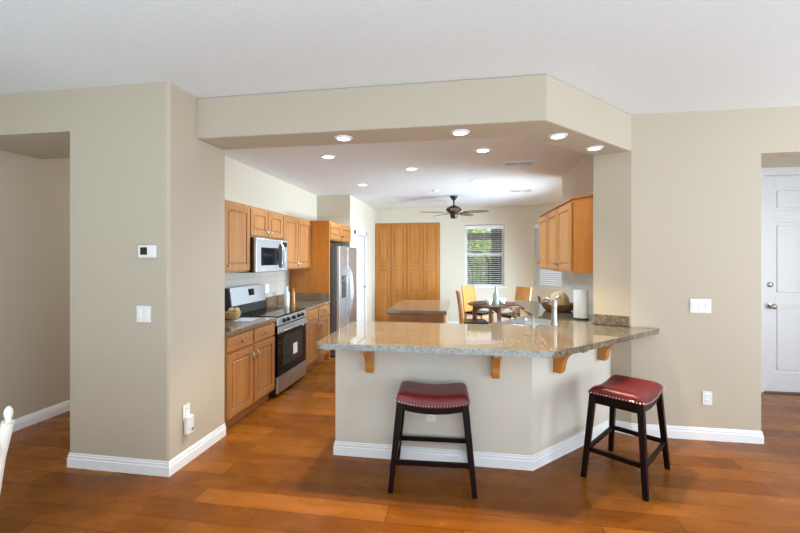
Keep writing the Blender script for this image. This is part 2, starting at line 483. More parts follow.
# interior door beyond the fridge, seen edge-on
mb = MB(); mb.box(-2.12, 7.52, .01, -2.095, 8.28, 2.02)
for a, b in ((.2, .9), (1.0, 1.5), (1.6, 1.9)):
    mb.box(-2.098, 7.62, a, -2.088, 7.86, b, .004); mb.box(-2.098, 7.94, a, -2.088, 8.18, b, .004)
d2 = mb.build('door_2', M['white'], **S)
k = MB(); k.lathe([(.028, 0), (.01, .01), (.01, .03), (.028, .04), (.028, .055), (.004, .065)], 14, mat=Matrix.Translation((-2.095, 8.20, .97)) @ Matrix.Rotation(R(90), 4, 'Y'))
k.build('door_knob', M['nickel'], d2, True)
mb = MB(); mb.box(-2.08, 7.43, 0, -2.06, 7.51, 2.11, .003); mb.box(-2.08, 8.29, 0, -2.06, 8.37, 2.11, .003); mb.box(-2.08, 7.43, 2.03, -2.06, 8.37, 2.11, .003)
mb.build('trim_3', M['white'], **S)

# windows: frame + sashes + pane; built around local x (width), y (depth), z
def window(name, w, h, mat4, mid=.5):
    mb = MB(); f = .045
    mb.box(0, 0, 0, f, .08, h); mb.box(w - f, 0, 0, w, .08, h); mb.box(f, 0, 0, w - f, .08, f); mb.box(f, 0, h - f, w - f, .08, h)
    mb.box(f, .01, h * mid - .025, w - f, .06, h * mid + .025)
    o = mb.build(name, M['white'], **S); o.matrix_world = mat4
    g = MB().box(f, .035, f, w - f, .041, h - f).build('window_pane', M['glass'], o)
    return o
window('window_1', .87, 1.41, Matrix.Translation((.03, 9.36, .92)), .52)
window('window_2', .70, 1.41, nd @ Matrix.Translation((.10, .05, .92)))
mb = MB(); mb.box(-.02, 9.275, .895, .95, 9.36, .92, .004); mb.build('trim_4', M['white'], **S)

def blind(name, w, h, mat4, label, tilt, pitch=.045):
    r = thing(name, label, 'blind', group=None)
    r.matrix_world = mat4
    MB().box(0, -.025, h - .085, w, .025, h, .004).build('headrail', M['white_plastic'], r)
    mb = MB(); z = .05; rot = Matrix.Rotation(R(tilt), 4, 'X')
    while z < h - .09:
        mb.box(.004, -.0235, -.0012, w - .004, .0235, .0012, mat=Matrix.Translation((0, 0, z)) @ rot); z += pitch
    mb.build('slat_stack', M['white_plastic'], r)
    MB().box(0, -.022, 0, w, .022, .022, .004).build('bottom_rail', M['white_plastic'], r)
    mb = MB()
    for x in (.12, w / 2, w - .12): mb.tube([(x, -.026, 0), (x, -.026, h - .03)], .0022, 6)
    mb.build('ladder_cord', M['white_plastic'], r)
    return r
blind('window_blind', .86, 1.39, Matrix.Translation((.035, 9.325, .925)), 'white horizontal blind hanging in the back wall window above the dining table', 12)
blind('window_blind', .69, 1.39, nd @ Matrix.Translation((.105, .02, .925)), 'white closed blind in the narrow window beside the right wall cabinets', 42)

# tiled backsplashes (local x along the wall)
def tile_panel(name, L, h, loc, rz):
    o = MB().box(0, 0, 0, L, .008, h).build(name, M['tile'], **S); o.location = loc; o.rotation_euler = (0, 0, rz)
tile_panel('trim_5', 2.70, .50, (-2.712, 3.24, .908), R(90))
tile_panel('trim_6', 1.95, .50, (1.372, 6.0, .952), R(-90))

# ------------------------------------------------------------------ recessed lamps
def recessed(x, y, z, label, group, energy, cone=150, blend=.5, col=(.72, .89, 1.)):
    r = thing('recessed_light', label, 'ceiling light', (x, y, z), 0, group)
    r.scale = (.78, .78, 1) if z < 2.6 else (1, 1, 1)
    mb = MB(); mb.lathe([(.062, -.002), (.064, -.010), (.088, -.006), (.092, 0.0)], 28, cap=False)
    mb.build('trim_ring', M['white'], r, True)
    mb = MB(); mb.lathe([(.064, -.003), (.03, -.006), (.001, -.007)], 28, cap=False)
    mb.build('lens', M['lamp'], r, True)
    l = bpy.data.lights.new('downlight', 'SPOT'); l.energy = energy; l.spot_size = R(cone); l.spot_blend = blend
    l.shadow_soft_size = .035; l.color = col
    o = bpy.data.objects.new('downlight', l); COL.objects.link(o); o.parent = r; o.location = (0, 0, -.03)
    return r
gk, gb = 'recessed lights in the kitchen ceiling', 'recessed lights under the beam'
recessed(-1.559, 4.454, ZK, 'recessed kitchen ceiling light nearest the left wall, over the range', gk, 62)
recessed(-1.601, 6.214, ZK, 'recessed kitchen ceiling light in front of the refrigerator', gk, 62)
recessed(-.682, 5.218, ZK, 'recessed kitchen ceiling light above the near end of the small island', gk, 62)
recessed(.205, 4.455, ZK, 'recessed kitchen ceiling light closest behind the beam, left of the near vent', gk, 62)
recessed(.188, 6.21, ZK, 'recessed kitchen ceiling light just to the right of the ceiling fan', gk, 62)
recessed(-.934, 3.03, 2.50, 'recessed light under the beam nearest the left wall pier', gb, 130, 92, .4, (1., .78, .50))
recessed(-.029, 3.03, 2.50, 'recessed light under the straight beam near its bend', gb, 130, 92, .4, (1., .78, .50))
recessed(.715, 3.24, 2.50, 'recessed light under the slanted beam just past the bend', gb, 130, 92, .4, (1., .78, .50))
recessed(1.10, 3.64, 2.50, 'recessed light under the slanted beam next to the pillar', gb, 40, 60, 1., (1., .80, .58))

# ceiling vents and detector
def vent(x, y, label):
    r = thing('ceiling_vent', label, 'vent', (x, y, ZK - .012), 0, 'air vents in the kitchen ceiling')
    mb = MB()
    mb.box(-.19, -.10, 0, .19, -.08, .012); mb.box(-.19, .08, 0, .19, .10, .012); mb.box(-.19, -.08, 0, -.17, .08, .012); mb.box(.17, -.08, 0, .19, .08, .012); mb.box(-.01, -.08, 0, .01, .08, .012)
    mb.build('frame', M['white'], r)
    MB().box(-.17, -.08, .0105, .17, .08, .012).build('backing', M['dark_steel'], r)
    mb = MB()
    for i in range(6):
        y0 = -.066 + i * .026
        for x0, x1 in ((-.168, -.012), (.012, .168)):
            mb.box(x0, -.009, -.0008, x1, .009, .0008, mat=Matrix.Translation((0, y0, .005)) @ Matrix.Rotation(R(50), 4, 'X'))
    mb.build('louvre', M['white'], r)
vent(.673, 5.129, 'white louvred ceiling vent, the nearer of two, beside the beam bend')
vent(.978, 7.194, 'white louvred ceiling vent, the farther one, towards the breakfast nook')
mb = MB(); mb.lathe([(.055, 0), (.055, -.015), (.045, -.028), (.002, -.03)], 20)
o = mb.build('smoke_detector', M['white_plastic'], None, True, label='small round detector on the kitchen ceiling in front of the fan', category='smoke detector')
o.location = (-.494, 6.907, ZK)

# ------------------------------------------------------------------ ceiling fan
def fan():
    r = thing('ceiling_fan', 'dark bronze ceiling fan with five brown blades on the kitchen ceiling', 'ceiling fan', (-.19, 7.62, ZK))
    mb = MB(); mb.lathe([(.075, 0), (.072, -.02), (.045, -.06), (.022, -.085)], 24); mb.build('canopy', M['bronze'], r, True)
    mb = MB(); mb.lathe([(.014, -.07), (.014, -.19)], 12); mb.build('downrod', M['bronze'], r, True)
    mb = MB(); mb.lathe([(.03, -.175), (.06, -.19), (.13, -.225), (.15, -.255), (.14, -.28), (.10, -.31), (.075, -.33), (.07, -.40), (.05, -.425), (.002, -.43)], 28)
    mb.build('motor_housing', M['bronze'], r, True)
    for i in range(5):
        a = R(56 + 72 * i); T = Matrix.Rotation(a, 4, 'Z') @ Matrix.Translation((0, 0, -.315)) @ Matrix.Rotation(R(-13), 4, 'X')
        n = 10; pts = []
        for k in range(n + 1):
            t = k / n; pts.append((.20 + .45 * t, .048 + .022 * math.sin(PI * min(1, t * 1.1)) if t < .999 else .035))
        out = [(x, -y) for x, y in pts] + [(.665, 0)] + [(x, y) for x, y in pts[::-1]]
        b = MB().prism(out, -.004, .004, mat=T).build('blade', M['blade'], r)
        MB().box(.12, -.018, -.012, .27, .018, -.004, .003, mat=T).build('blade_arm', M['bronze'], b)
fan()

# ------------------------------------------------------------------ cabinets (local x width, front toward -y at y=0)
def knob(mb, x, z, y=-.02):
    mb.lathe([(.006, 0), (.006, .012), (.013, .018), (.014, .026), (.004, .031)], 12, mat=Matrix.Translation((x, y, z)) @ Matrix.Rotation(R(90), 4, 'X'))
def pull(mb, x, z, L=.09, vert=True, y=-.02):
    d = (0, 0, 1) if vert else (1, 0, 0)
    p = []
    for k in range(9):
        t = k / 8; o = (t - .5) * L
        p.append((x + d[0] * o, y - .028 * math.sin(PI * t) ** .6, z + d[2] * o))
    mb.tube(p, .0055, 8)
def door(parent, x0, x1, z0, z1, handle=None, name='door', raised=True, mat='oak'):
    mb = MB(); fr = min(.062, (x1 - x0) * .22, (z1 - z0) * .3)
    mb.box(x0, -.019, z0, x0 + fr, 0, z1, .003); mb.box(x1 - fr, -.019, z0, x1, 0, z1, .003)
    mb.box(x0 + fr, -.019, z0, x1 - fr, 0, z0 + fr, .003); mb.box(x0 + fr, -.019, z1 - fr, x1 - fr, 0, z1, .003)
    mb.box(x0 + fr, -.008, z0 + fr, x1 - fr, 0, z1 - fr)
    if raised: mb.box(x0 + fr + .016, -.017, z0 + fr + .016, x1 - fr - .016, -.006, z1 - fr - .016, .009, seg=1)
    d = mb.build(name, M[mat], parent)
    if handle:
        k = MB(); kind, hx, hz = handle
        knob(k, hx, hz) if kind == 'k' else pull(k, hx, hz, .09, kind == 'v')
        k.build('knob' if kind == 'k' else 'handle', M['nickel'], d, True)
    return d
def drawer(parent, x0, x1, z0, z1):
    d = MB().box(x0, -.019, z0, x1, 0, z1, .006).build('drawer', M['oak_flat'], parent)
    k = MB(); knob(k, (x0 + x1) / 2, (z0 + z1) / 2); k.build('knob', M['nickel'], d, True)

def base_cabinet(label, loc, rz, w, depth=.615, hinge='l', group='oak base cabinets along the left wall'):
    r = thing('base_cabinet', label, 'cabinet', loc, rz, group)
    mb = MB(); mb.box(.001, .001, .10, w - .001, depth, .862); mb.box(.001, .06, 0, w - .001, depth, .10)
    mb.build('body', M['oak'], r)
    drawer(r, .012, w - .012, .715, .848)
    door(r, .012, w - .012, .125, .695, ('v', (w - .045) if hinge == 'l' else .045, .60))
    return r
base_cabinet('oak base cabinet against the pier, first below the left counter', (-2.08, 3.242, 0), R(90), .455, hinge='l')
base_cabinet('oak base cabinet directly before the range on the left wall', (-2.08, 3.700, 0), R(90), .452, hinge='r')
base_cabinet('oak base cabinet just beyond the range with drawer above door', (-2.08, 4.990, 0), R(90), .498, hinge='l')
base_cabinet('oak base cabinet next to the refrigerator panel on the left wall', (-2.08, 5.492, 0), R(90), .462, hinge='r')

gu = 'oak wall cabinets along the left wall'
def wall_cabinet(label, loc, rz, w, h, depth, doors, group, crown=True):
    r = thing('wall_cabinet', label, 'cabinet', loc, rz, group)
    mb = MB(); mb.box(.001, .001, 0, w - .001, depth, h); mb.build('body', M['oak'], r)
    dw = w / doors
    for i in range(doors):
        x0, x1 = i * dw + .010, (i + 1) * dw - .010
        if doors == 1: hx = x0 + .04
        else: hx = x1 - .035 if i % 2 == 0 else x0 + .035
        door(r, x0, x1, .018, h - .03, ('k', hx, .075))
    return r
XU = -2.38
wall_cabinet('tall single-door oak wall cabinet nearest the pier, left of the microwave', (XU, 3.66, 1.41), R(90), .502, .74, .335, 1, gu)
wall_cabinet('short two-door oak wall cabinet above the microwave', (XU, 4.164, 1.80), R(90), .822, .35, .335, 2, gu)
wall_cabinet('two-door oak wall cabinet between the microwave and the refrigerator panel', (XU, 4.988, 1.41), R(90), .968, .74, .335, 2, gu)
# cabinet above the refrigerator
wall_cabinet('small two-door oak cabinet above the refrigerator', (-2.08, 5.992, 1.85), R(90), 1.155, .30, .635, 2, gu)
MB().box(-2.718, 5.958, 0, -2.065, 5.988, 2.15, .002).build('fridge_panel', M['oak_warm_lit'], label='tall oak end panel standing between the left counter and refrigerator', category='cabinet panel')

# right wall cabinet with a slanted end
def right_cabinet():
    r = thing('wall_cabinet', 'three-door oak wall cabinet with slanted end panel beside the pillar', 'cabinet', (1.08, 5.985, 1.41), R(-90))
    # local x runs toward the camera (-Y), local y toward the wall (+X)
    L = 1.755
    MB().prism([(0, .002), (L, .002), (L + .185, .13), (L + .20, .285), (0, .285)], 0, .74).build('body', M['oak_warm_lit'], r)
    MB().prism([(-.004, -.02), (L + .004, -.02), (L + .20, .12), (L + .20, .285), (-.004, .285)], .741, .755).build('crown_strip', M['oak_warm_lit'], r)
    for i, (a, b) in enumerate(((.02, .56), (.60, 1.12), (1.16, 1.735))):
        door(r, a, b, .02, .715, ('k', a + .04 if i != 1 else b - .04, .08), mat='oak_deep')
right_cabinet()

# pantry across the back wall
def pantry():
    r = thing('pantry_cabinet', 'full-height oak pantry with tall panelled doors on the back wall', 'cabinet', (-2.075, 9.29, 0), 0)
    W = 1.52
    MB().box(0, .002, 0, W, .40, 2.395).build('body', M['oak_deep'], r)
    cw = W / 4
    for i in range(4):
        a, b = i * cw + .012, (i + 1) * cw - .012
        hx = b - .03 if i % 2 == 0 else a + .03
        door(r, a, b, 1.40, 2.355, ('k', hx, 1.48), mat='oak_deep')
        door(r, a, b, .12, 1.37, ('k', hx, 1.28), mat='oak_deep', raised=False)
        # lower doors carry two raised fields
        mb = MB(); mb.box(a + .075, -.016, .20, b - .075, -.006, .70, .008, seg=1); mb.box(a + .075, -.016, .82, b - .075, -.006, 1.29, .008, seg=1)
        mb.box(a + .06, -.019, .72, b - .06, -.005, .80, .003)
        mb.build('door_field', M['oak_deep'], [c for c in children(r)][-1])
pantry()

# ------------------------------------------------------------------ countertops
def counter_poly(name, outer, z0, z1, mat, hole=None, **tags):
    bm = bmesh.new()
    def loop(pts):
        vs = [bm.verts.new((x, y, z1)) for x, y in pts]
        return [bm.edges.new((vs[i], vs[(i + 1) % len(vs)])) for i in range(len(vs))]
    es = loop(outer)
    if hole: es += loop(hole)
    res = bmesh.ops.triangle_fill(bm, use_beauty=True, use_dissolve=False, edges=es)
    fs = [g for g in res['geom'] if isinstance(g, bmesh.types.BMFace)]
    ex = bmesh.ops.extrude_face_region(bm, geom=fs)
    for v in [g for g in ex['geom'] if isinstance(g, bmesh.types.BMVert)]: v.co.z = z0
    q = MB(); q.bm.free(); q.bm = bm
    o = q.build(name, mat, **tags)
    b = o.modifiers.new('edge', 'BEVEL'); b.width = .007; b.segments = 2; b.limit_method = 'ANGLE'; b.angle_limit = R(50)
    return o
def rounded(pts, radii):
    out = []; n = len(pts)
    for i in range(n):
        p = Vector(pts[i]); r = radii.get(i, 0)
        if not r: out.append(tuple(p)); continue
        a = (Vector(pts[i - 1]) - p).normalized(); b = (Vector(pts[(i + 1) % n]) - p).normalized()
        ang = a.angle(b); t = r / math.tan(ang / 2)
        p0, p1 = p + a * t, p + b * t
        for k in range(7):
            s = k / 6; out.append(tuple((1 - s) ** 2 * p0 + 2 * s * (1 - s) * p + s * s * p1))
    return out
SA = math.atan2(.801, .598)
sc, ss = math.cos(SA), math.sin(SA)
def sp(u, v, c=(.60, 3.965)): return (c[0] + u * sc - v * -ss * -1, c[1] + u * ss + v * -sc * -1)
hole = rounded([sp(*p) for p in ((-.25, -.16), (.25, -.16), (.25, .16), (-.25, .16))], {0: .05, 1: .05, 2: .05, 3: .05})
outer = rounded([(-1.055, 2.72), (.590, 2.72), (1.70, 3.790), (1.475, 3.79), (1.170, 3.922), (1.195, 4.025), (1.366, 4.067), (1.366, 5.97), (.73, 5.97), (.73, 4.47), (.20, 3.76), (-1.055, 3.76)], {0: .05, 1: .09, 2: .03, 11: .04})
counter_poly('peninsula_countertop', outer, .908, .950, M['granite'], hole, label='speckled granite countertop of the breakfast bar peninsula with angled corner', category='countertop')
a = Matrix.Translation((1.455, 3.80, 0)) @ Matrix.Rotation(math.atan2(.13, -.275), 4, 'Z')
MB().box(.015, .003, .952, .30, .022, 1.045, .003, mat=a).build('granite_backsplash', M['granite'], label='short granite backsplash strip at the foot of the slanted pillar', category='backsplash')

mb = MB(); mb.box(-2.70, 3.243, .866, -2.045, 4.156, .905, .005)
mb.build('left_countertop', M['granite_warm'], label='brown granite counter between the pier and the range', category='countertop')
mb = MB(); mb.box(-2.70, 4.988, .866, -2.045, 5.955, .905, .005); mb.box(-2.70, 4.988, .904, -2.68, 5.955, 1.02, .003); mb.box(-2.68, 5.93, .904, -2.06, 5.955, 1.02, .003)
mb.build('left_countertop', M['granite_warm'], label='brown granite counter with low backsplash between the range and refrigerator panel', category='countertop')

# sink, faucet, dispenser
def sink():
    r = thing('sink', 'stainless corner sink set into the peninsula granite', 'sink', (.60, 3.965, .0), SA)
    mb = MB()
    o = rounded([(-.247, -.157), (.247, -.157), (.247, .157), (-.247, .157)], {0: .05, 1: .05, 2: .05, 3: .05})
    i2 = [(x * .93, y * .93) for x, y in o]
    bm = mb.bm; n = len(o)
    lv = [[bm.verts.new((x, y, .949)) for x, y in o], [bm.verts.new((x, y, .951)) for x, y in [(p[0] * .985, p[1] * .985) for p in o]], [bm.verts.new((x, y, .915)) for x, y in i2], [bm.verts.new((x * .9, y * .9, .912)) for x, y in i2]]
    for p, q in zip(lv, lv[1:]):
        for k in range(n): bm.faces.new((p[k], p[(k + 1) % n], q[(k + 1) % n], q[k]))
    bm.faces.new(lv[-1])
    mb.build('basin', M['steel'], r, True)
    mb = MB(); mb.lathe([(.035, .913), (.03, .914), (.002, .9135)], 16, cap=False); mb.build('drain', M['chrome'], r, True)
sink()
def faucet():
    r = thing('kitchen_faucet', 'tall brushed metal faucet with curved spout behind the bar corner', 'faucet', (.815, 3.835, .950), R(128))
    mb = MB(); mb.lathe([(.034, 0), (.034, .012), (.026, .03), (.024, .15), (.026, .17), (.026, .215), (.016, .232), (.002, .235)], 18); mb.build('body', M['nickel'], r, True)
    mb = MB(); p = []
    for k in range(12):
        t = k / 11; p.append((.015 + .13 * t, 0, .185 + .055 * math.sin(t * 2.6) - .02 * t))
    mb.tube(p, [.013] * 9 + [.016, .018, .018], 12); mb.build('spout', M['nickel'], r, True)
    mb = MB(); mb.tube([(0, 0, .225), (-.015, -.01, .245), (-.045, -.03, .262)], [.009, .008, .006], 8); mb.build('lever', M['nickel'], r, True)
faucet()
def dispenser():
    r = thing('soap_dispenser', 'small metal soap dispenser pump beside the sink', 'soap dispenser', (.60, 3.67, .950), R(140))
    mb = MB(); mb.lathe([(.020, 0), (.020, .008), (.012, .02), (.011, .05), (.007, .055), (.007, .075), (.013, .08), (.013, .09), (.002, .092)], 14); mb.build('pump', M['nickel'], r, True)
    mb = MB(); mb.tube([(0, 0, .084), (.05, 0, .088), (.085, 0, .078)], [.006, .006, .005], 8); mb.build('nozzle', M['nickel'], r, True)
dispenser()

# corbels under the bar overhang
def corbel(x, y, rz, label):
    r = thing('corbel', label, 'corbel', (x, y, .905), rz, 'wooden corbels under the bar overhang')
    # side profile in (y toward viewer = negative, z)
    prof = [(0, 0), (-.25, 0), (-.25, -.028)]
    for k in range(9):
        t = k / 8 * PI / 2
        prof.append((-.245 + .17 * math.sin(t), -.035 - .13 * (1 - math.cos(t))))
    prof += [(-.075, -.185), (-.068, -.215), (-.055, -.23), (0, -.23)]
    T = Matrix(((0, 0, 1, 0), (1, 0, 0, 0), (0, 1, 0, 0), (0, 0, 0, 1)))
    MB().prism(prof, -.028, .028, bev=.003, mat=T).build('bracket', M['oak_deep'], r)
corbel(-.719, 3.055, 0, 'wooden corbel under the bar nearest its free end, above the left stool')
corbel(.228, 3.055, 0, 'wooden corbel under the straight bar front near the bend')
corbel(.70, 3.262, R(45), 'wooden corbel under the angled bar front just past the bend')
corbel(1.165, 3.725, R(45), 'wooden corbel under the angled bar front closest to the pillar')

# ------------------------------------------------------------------ bar stools (x long axis, y short axis)
def stool(label, loc, rz):
    r = thing('bar_stool', label, 'bar stool', loc, rz, 'red saddle stools at the breakfast bar')
    W, D = .485, .35
    base = lambda x: .560 + .031 * (abs(x) / (W / 2)) ** 2.0
    mb = MB(); bm = mb.bm; nx, ny = 32, 24
    top, bot = [], []
    for i in range(nx + 1):
        a, b = [], []
        for j in range(ny + 1):
            u, v = -1 + 2 * i / nx, -1 + 2 * j / ny
            u2, v2 = math.sin(u * PI / 2), math.sin(v * PI / 2)
            x, y = u2 * W / 2, v2 * D / 2
            e = max(0, (1 - abs(u2) ** 7) * (1 - abs(v2) ** 7)) ** .4
            z0 = base(x)
            a.append(bm.verts.new((x, y, z0 + .012 + .058 * e)))
            b.append(bm.verts.new((x, y, z0)) if (i in (0, nx) or j in (0, ny)) else None)
        top.append(a); bot.append(b)
    for i in range(nx):
        for j in range(ny): bm.faces.new((top[i][j], top[i + 1][j], top[i + 1][j + 1], top[i][j + 1]))
    for i in range(nx):
        for j in (0, ny): bm.faces.new((top[i][j], top[i + 1][j], bot[i + 1][j], bot[i][j]))
    for j in range(ny):
        for i in (0, nx): bm.faces.new((top[i][j], top[i][j + 1], bot[i][j + 1], bot[i][j]))
    cu = mb.build('seat_cushion', M['leather'], r, True)
    # nailhead trim just above the lower edge
    mb = MB()
    def nail(x, y, z, ax):
        bmesh.ops.create_icosphere(mb.bm, subdivisions=1, radius=.0072, matrix=Matrix.Translation((x, y, z)))
    n = 24
    for i in range(n + 1):
        x = -W / 2 + W * i / n
        for s in (-1, 1): nail(x, s * (D / 2 + .001), base(x) + .010, 1)
    n = 17
    for i in range(1, n):
        y = -D / 2 + D * i / n
        for s in (-1, 1): nail(s * (W / 2 + .001), y, base(W / 2) + .010, 0)
    mb.build('nailhead_trim', M['chrome'], cu, True)
    # aprons follow the saddle
    for s in (-1, 1):
        mb = MB(); pts = []
        k = 16
        for i in range(k + 1):
            x = -W / 2 + .025 + (W - .05) * i / k; pts.append((x, base(x)))
        low = [(x, z - .042 - .004 * (1 - (abs(x) / (W / 2)) ** 2)) for x, z in pts[::-1]]
        T = Matrix(((1, 0, 0, 0), (0, 0, 1, 0), (0, 1, 0, 0), (0, 0, 0, 1)))
        y0 = s * (D / 2 - .012)
        mb.prism(pts + low, min(y0, y0 - s * .022), max(y0, y0 - s * .022), mat=T).build('apron', M['stool_wood'], r)
        mb = MB(); x0 = s * (W / 2 - .012)
        mb.box(min(x0, x0 - s * .022), -D / 2 + .03, .525, max(x0, x0 - s * .022), D / 2 - .03, .594).build('apron', M['stool_wood'], r)
    mb = MB(); 
    legs = {}
    for sx in (-1, 1):
        for sy in (-1, 1):
            t = (sx * (W / 2 - .026), sy * (D / 2 - .024), .590); f = (sx * (W / 2 + .034), sy * (D / 2 + .020), 0)
            legs[sx, sy] = (t, f)
            MB().beam(f, t, .034, .034, .046, .042).build('leg', M['stool_wood'], r)
    def at(k, z):
        t, f = legs[k]; q = z / t[2]; return (f[0] + (t[0] - f[0]) * q, f[1] + (t[1] - f[1]) * q, z)
    for s in (-1, 1):
        p, q = at((-1, s), .195), at((1, s), .195)
        MB().box(p[0], p[1] - .010, p[2] - .016, q[0], p[1] + .010, p[2] + .016, .003).build('stretcher', M['stool_wood'], r)
        p, q = at((s, -1), .20), at((s, 1), .20)
        MB().box(p[0] - .010, p[1], p[2] - .016, p[0] + .010, q[1], p[2] + .016, .003).build('stretcher', M['stool_wood'], r)
    return r
stool('dark wood saddle stool with red leather seat squarely facing the straight bar', (-.217, 2.826, 0), R(3))
stool('dark wood saddle stool with red leather seat turned at the angled bar', (1.165, 3.130, 0), R(53.2))

# ------------------------------------------------------------------ range
def range_():
    r = thing('kitchen_range', 'stainless and black electric range between the left base cabinets', 'range', (-2.04, 4.170, 0), R(90))
    W = .806
    MB().box(.002, .03, .02, W - .002, .652, .895, .004).build('body', M['black'], r)
    MB().box(.002, .0, .893, W - .002, .652, .912, .004).build('cooktop', M['black_glass'], r)
    mb = MB(); mb.box(.0, .0, .80, W, .05, .894, .008); cp = mb.build('control_panel', M['steel'], r)
    for i, x in enumerate((.14, .25, .40, .55, .66)):
        k = MB(); k.lathe([(.026, 0), (.026, .006), (.022, .008), (.019, .03), (.012, .034), (.001, .034)], 18, mat=Matrix.Translation((x, 0, .848)) @ Matrix.Rotation(R(90), 4, 'X'))
        k.build('knob', M['black'], cp, True)
    od = MB().box(.004, .0, .235, W - .004, .035, .795, .006).build('oven_door', M['black_glass'], r)
    MB().box(.004, -.003, .715, W - .004, .01, .79, .003).build('door_band', M['steel'], od)
    mb = MB(); mb.tube([(.05, -.045, .745), (W - .05, -.045, .745)], .012, 10); mb.box(.055, -.045, .735, .075, 0, .755); mb.box(W - .075, -.045, .735, W - .055, 0, .755)
    mb.build('handle', M['steel'], od, True)
    MB().box(.13, -.0015, .33, W - .13, .001, .66, .0005).build('oven_window', M['screen'], od)
    MB().box(.40, -.004, .40, .52, -.002, .53).build('sticker', M['paper'], od)
    MB().box(W - .14, -.0045, .70, W - .07, -.003, .735).build('sticker', M['paper'], od)
    MB().box(.004, .0, .045, W - .004, .035, .228, .006).build('storage_drawer', M['steel'], r)
    MB().box(.0, .03, .03, .008, .60, .90).build('side_panel', M['black'], r)
    # sloped back guard
    T = Matrix(((0, 0, 1, 0), (1, 0, 0, 0), (0, 1, 0, 0), (0, 0, 0, 1)))
    MB().prism([(.555, .912), (.60, .912), (.65, .912), (.65, 1.215), (.60, 1.215)], .0, W, bev=.003, mat=T).build('back_guard', M['black'], r)
    bg = MB().prism([(.562, 1.01), (.58, 1.01), (.615, 1.218), (.592, 1.218)], .02, W - .01, bev=.002, mat=T).build('guard_face', M['steel'], r)
    MB().prism([(.574, 1.10), (.58, 1.10), (.592, 1.18), (.586, 1.18)], .40, .53, mat=T).build('display', M['black_glass'], bg)
    mb = MB()
    for x, y, q in ((.22, .18, .10), (.58, .18, .08), (.22, .42, .08), (.58, .42, .10)):
        mb.lathe([(q, .9121), (q, .9128), (q - .004, .9128), (q - .004, .9121)], 28, c=(x, y, 0), cap=False)
    mb.build('burner_ring', M['screen'], r, True)
range_()

def microwave():
    r = thing('microwave', 'stainless over-the-range microwave under the short wall cabinet', 'microwave', (-2.30, 4.172, 1.395), R(90))
    W = .806
    MB().box(0, .03, 0, W, .415, .398, .004).build('body', M['black'], r)
    d = MB().box(.002, 0, .004, W * .80, .032, .394, .006).build('door', M['steel'], r)
    MB().box(.11, -.002, .08, W * .66, .003, .29, .001).build('window', M['black_glass'], d)
    T = Matrix(((1, 0, 0, 0), (0, 0, 1, 0), (0, 1, 0, 0), (0, 0, 0, 1)))
    mb = MB(); p = []
    for k in range(13):
        t = k / 12; p.append((W * .755, -.005 - .05 * math.sin(PI * t) ** .6, .045 + .30 * t))
    mb.tube(p, .014, 10); mb.build('handle', M['steel'], d, True)
    q = MB(); pts = [(W * .735 + .058 * math.cos(2 * PI * k / 24), .195 + .155 * math.sin(2 * PI * k / 24)) for k in range(24)]
    q.prism(pts, -.004, .002, mat=T).build('handle_recess', M['black'], d)
    MB().box(W * .805, 0, .004, W - .002, .032, .394, .006).build('control_panel', M['steel'], r)
    MB().box(W * .82, -.002, .31, W - .02, .002, .37).build('display', M['black_glass'], r)
microwave()

def fridge():
    r = thing('refrigerator', 'stainless side-by-side refrigerator with ice dispenser under the oak cabinet', 'refrigerator', (-1.93, 6.06, 0), R(90))
    W, H = 1.02, 1.755
    MB().box(0, .065, .02, W, .76, H - .01, .008).build('body', M['dark_steel'], r)
    a = MB().box(.002, 0, .06, W * .44, .06, H, .012, seg=3).build('door', M['steel'], r)
    b = MB().box(W * .44 + .006, 0, .06, W - .002, .06, H, .012, seg=3).build('door', M['steel'], r)
    for d, x in ((a, W * .44 - .05), (b, W * .44 + .056)):
        mb = MB(); p = []
        for k in range(11):
            t = k / 10; p.append((x, -.005 - .06 * math.sin(PI * t) ** .5, .62 + .78 * t))
        mb.tube(p, .014, 10); mb.build('handle', M['steel'], d, True)
    dd = MB().box(.11, -.004, .92, .33, .004, 1.28, .003).build('ice_dispenser', M['black'], a)
    MB().box(.14, -.006, 1.19, .30, -.002, 1.25).build('dispenser_panel', M['screen'], dd)
    MB().box(.01, .08, 0, W - .01, .70, .06).build('plinth', M['black'], r)
fridge()

# ------------------------------------------------------------------ island
def island():
    r = thing('kitchen_island', 'small oak kitchen island with brown granite top in front of the pantry', 'island', (-.595, 5.62, 0))
    mb = MB(); mb.box(-.345, -.57, .08, .345, .57, .855); mb.box(-.31, -.53, 0, .31, .53, .08); b = mb.build('body', M['oak'], r)
    MB().box(-.38, -.63, .857, .38, .63, .905, .006).build('top', M['granite_warm'], r)
    mb = MB()
    for x0, x1 in ((-.345, -.275), (.275, .345)): mb.box(x0, -.582, .08, x1, -.57, .855, .003)
    mb.box(-.275, -.582, .78, .275, -.57, .855, .003); mb.box(-.275, -.582, .08, .275, -.57, .17, .003)
    mb.build('end_frame', M['oak'], r)
island()

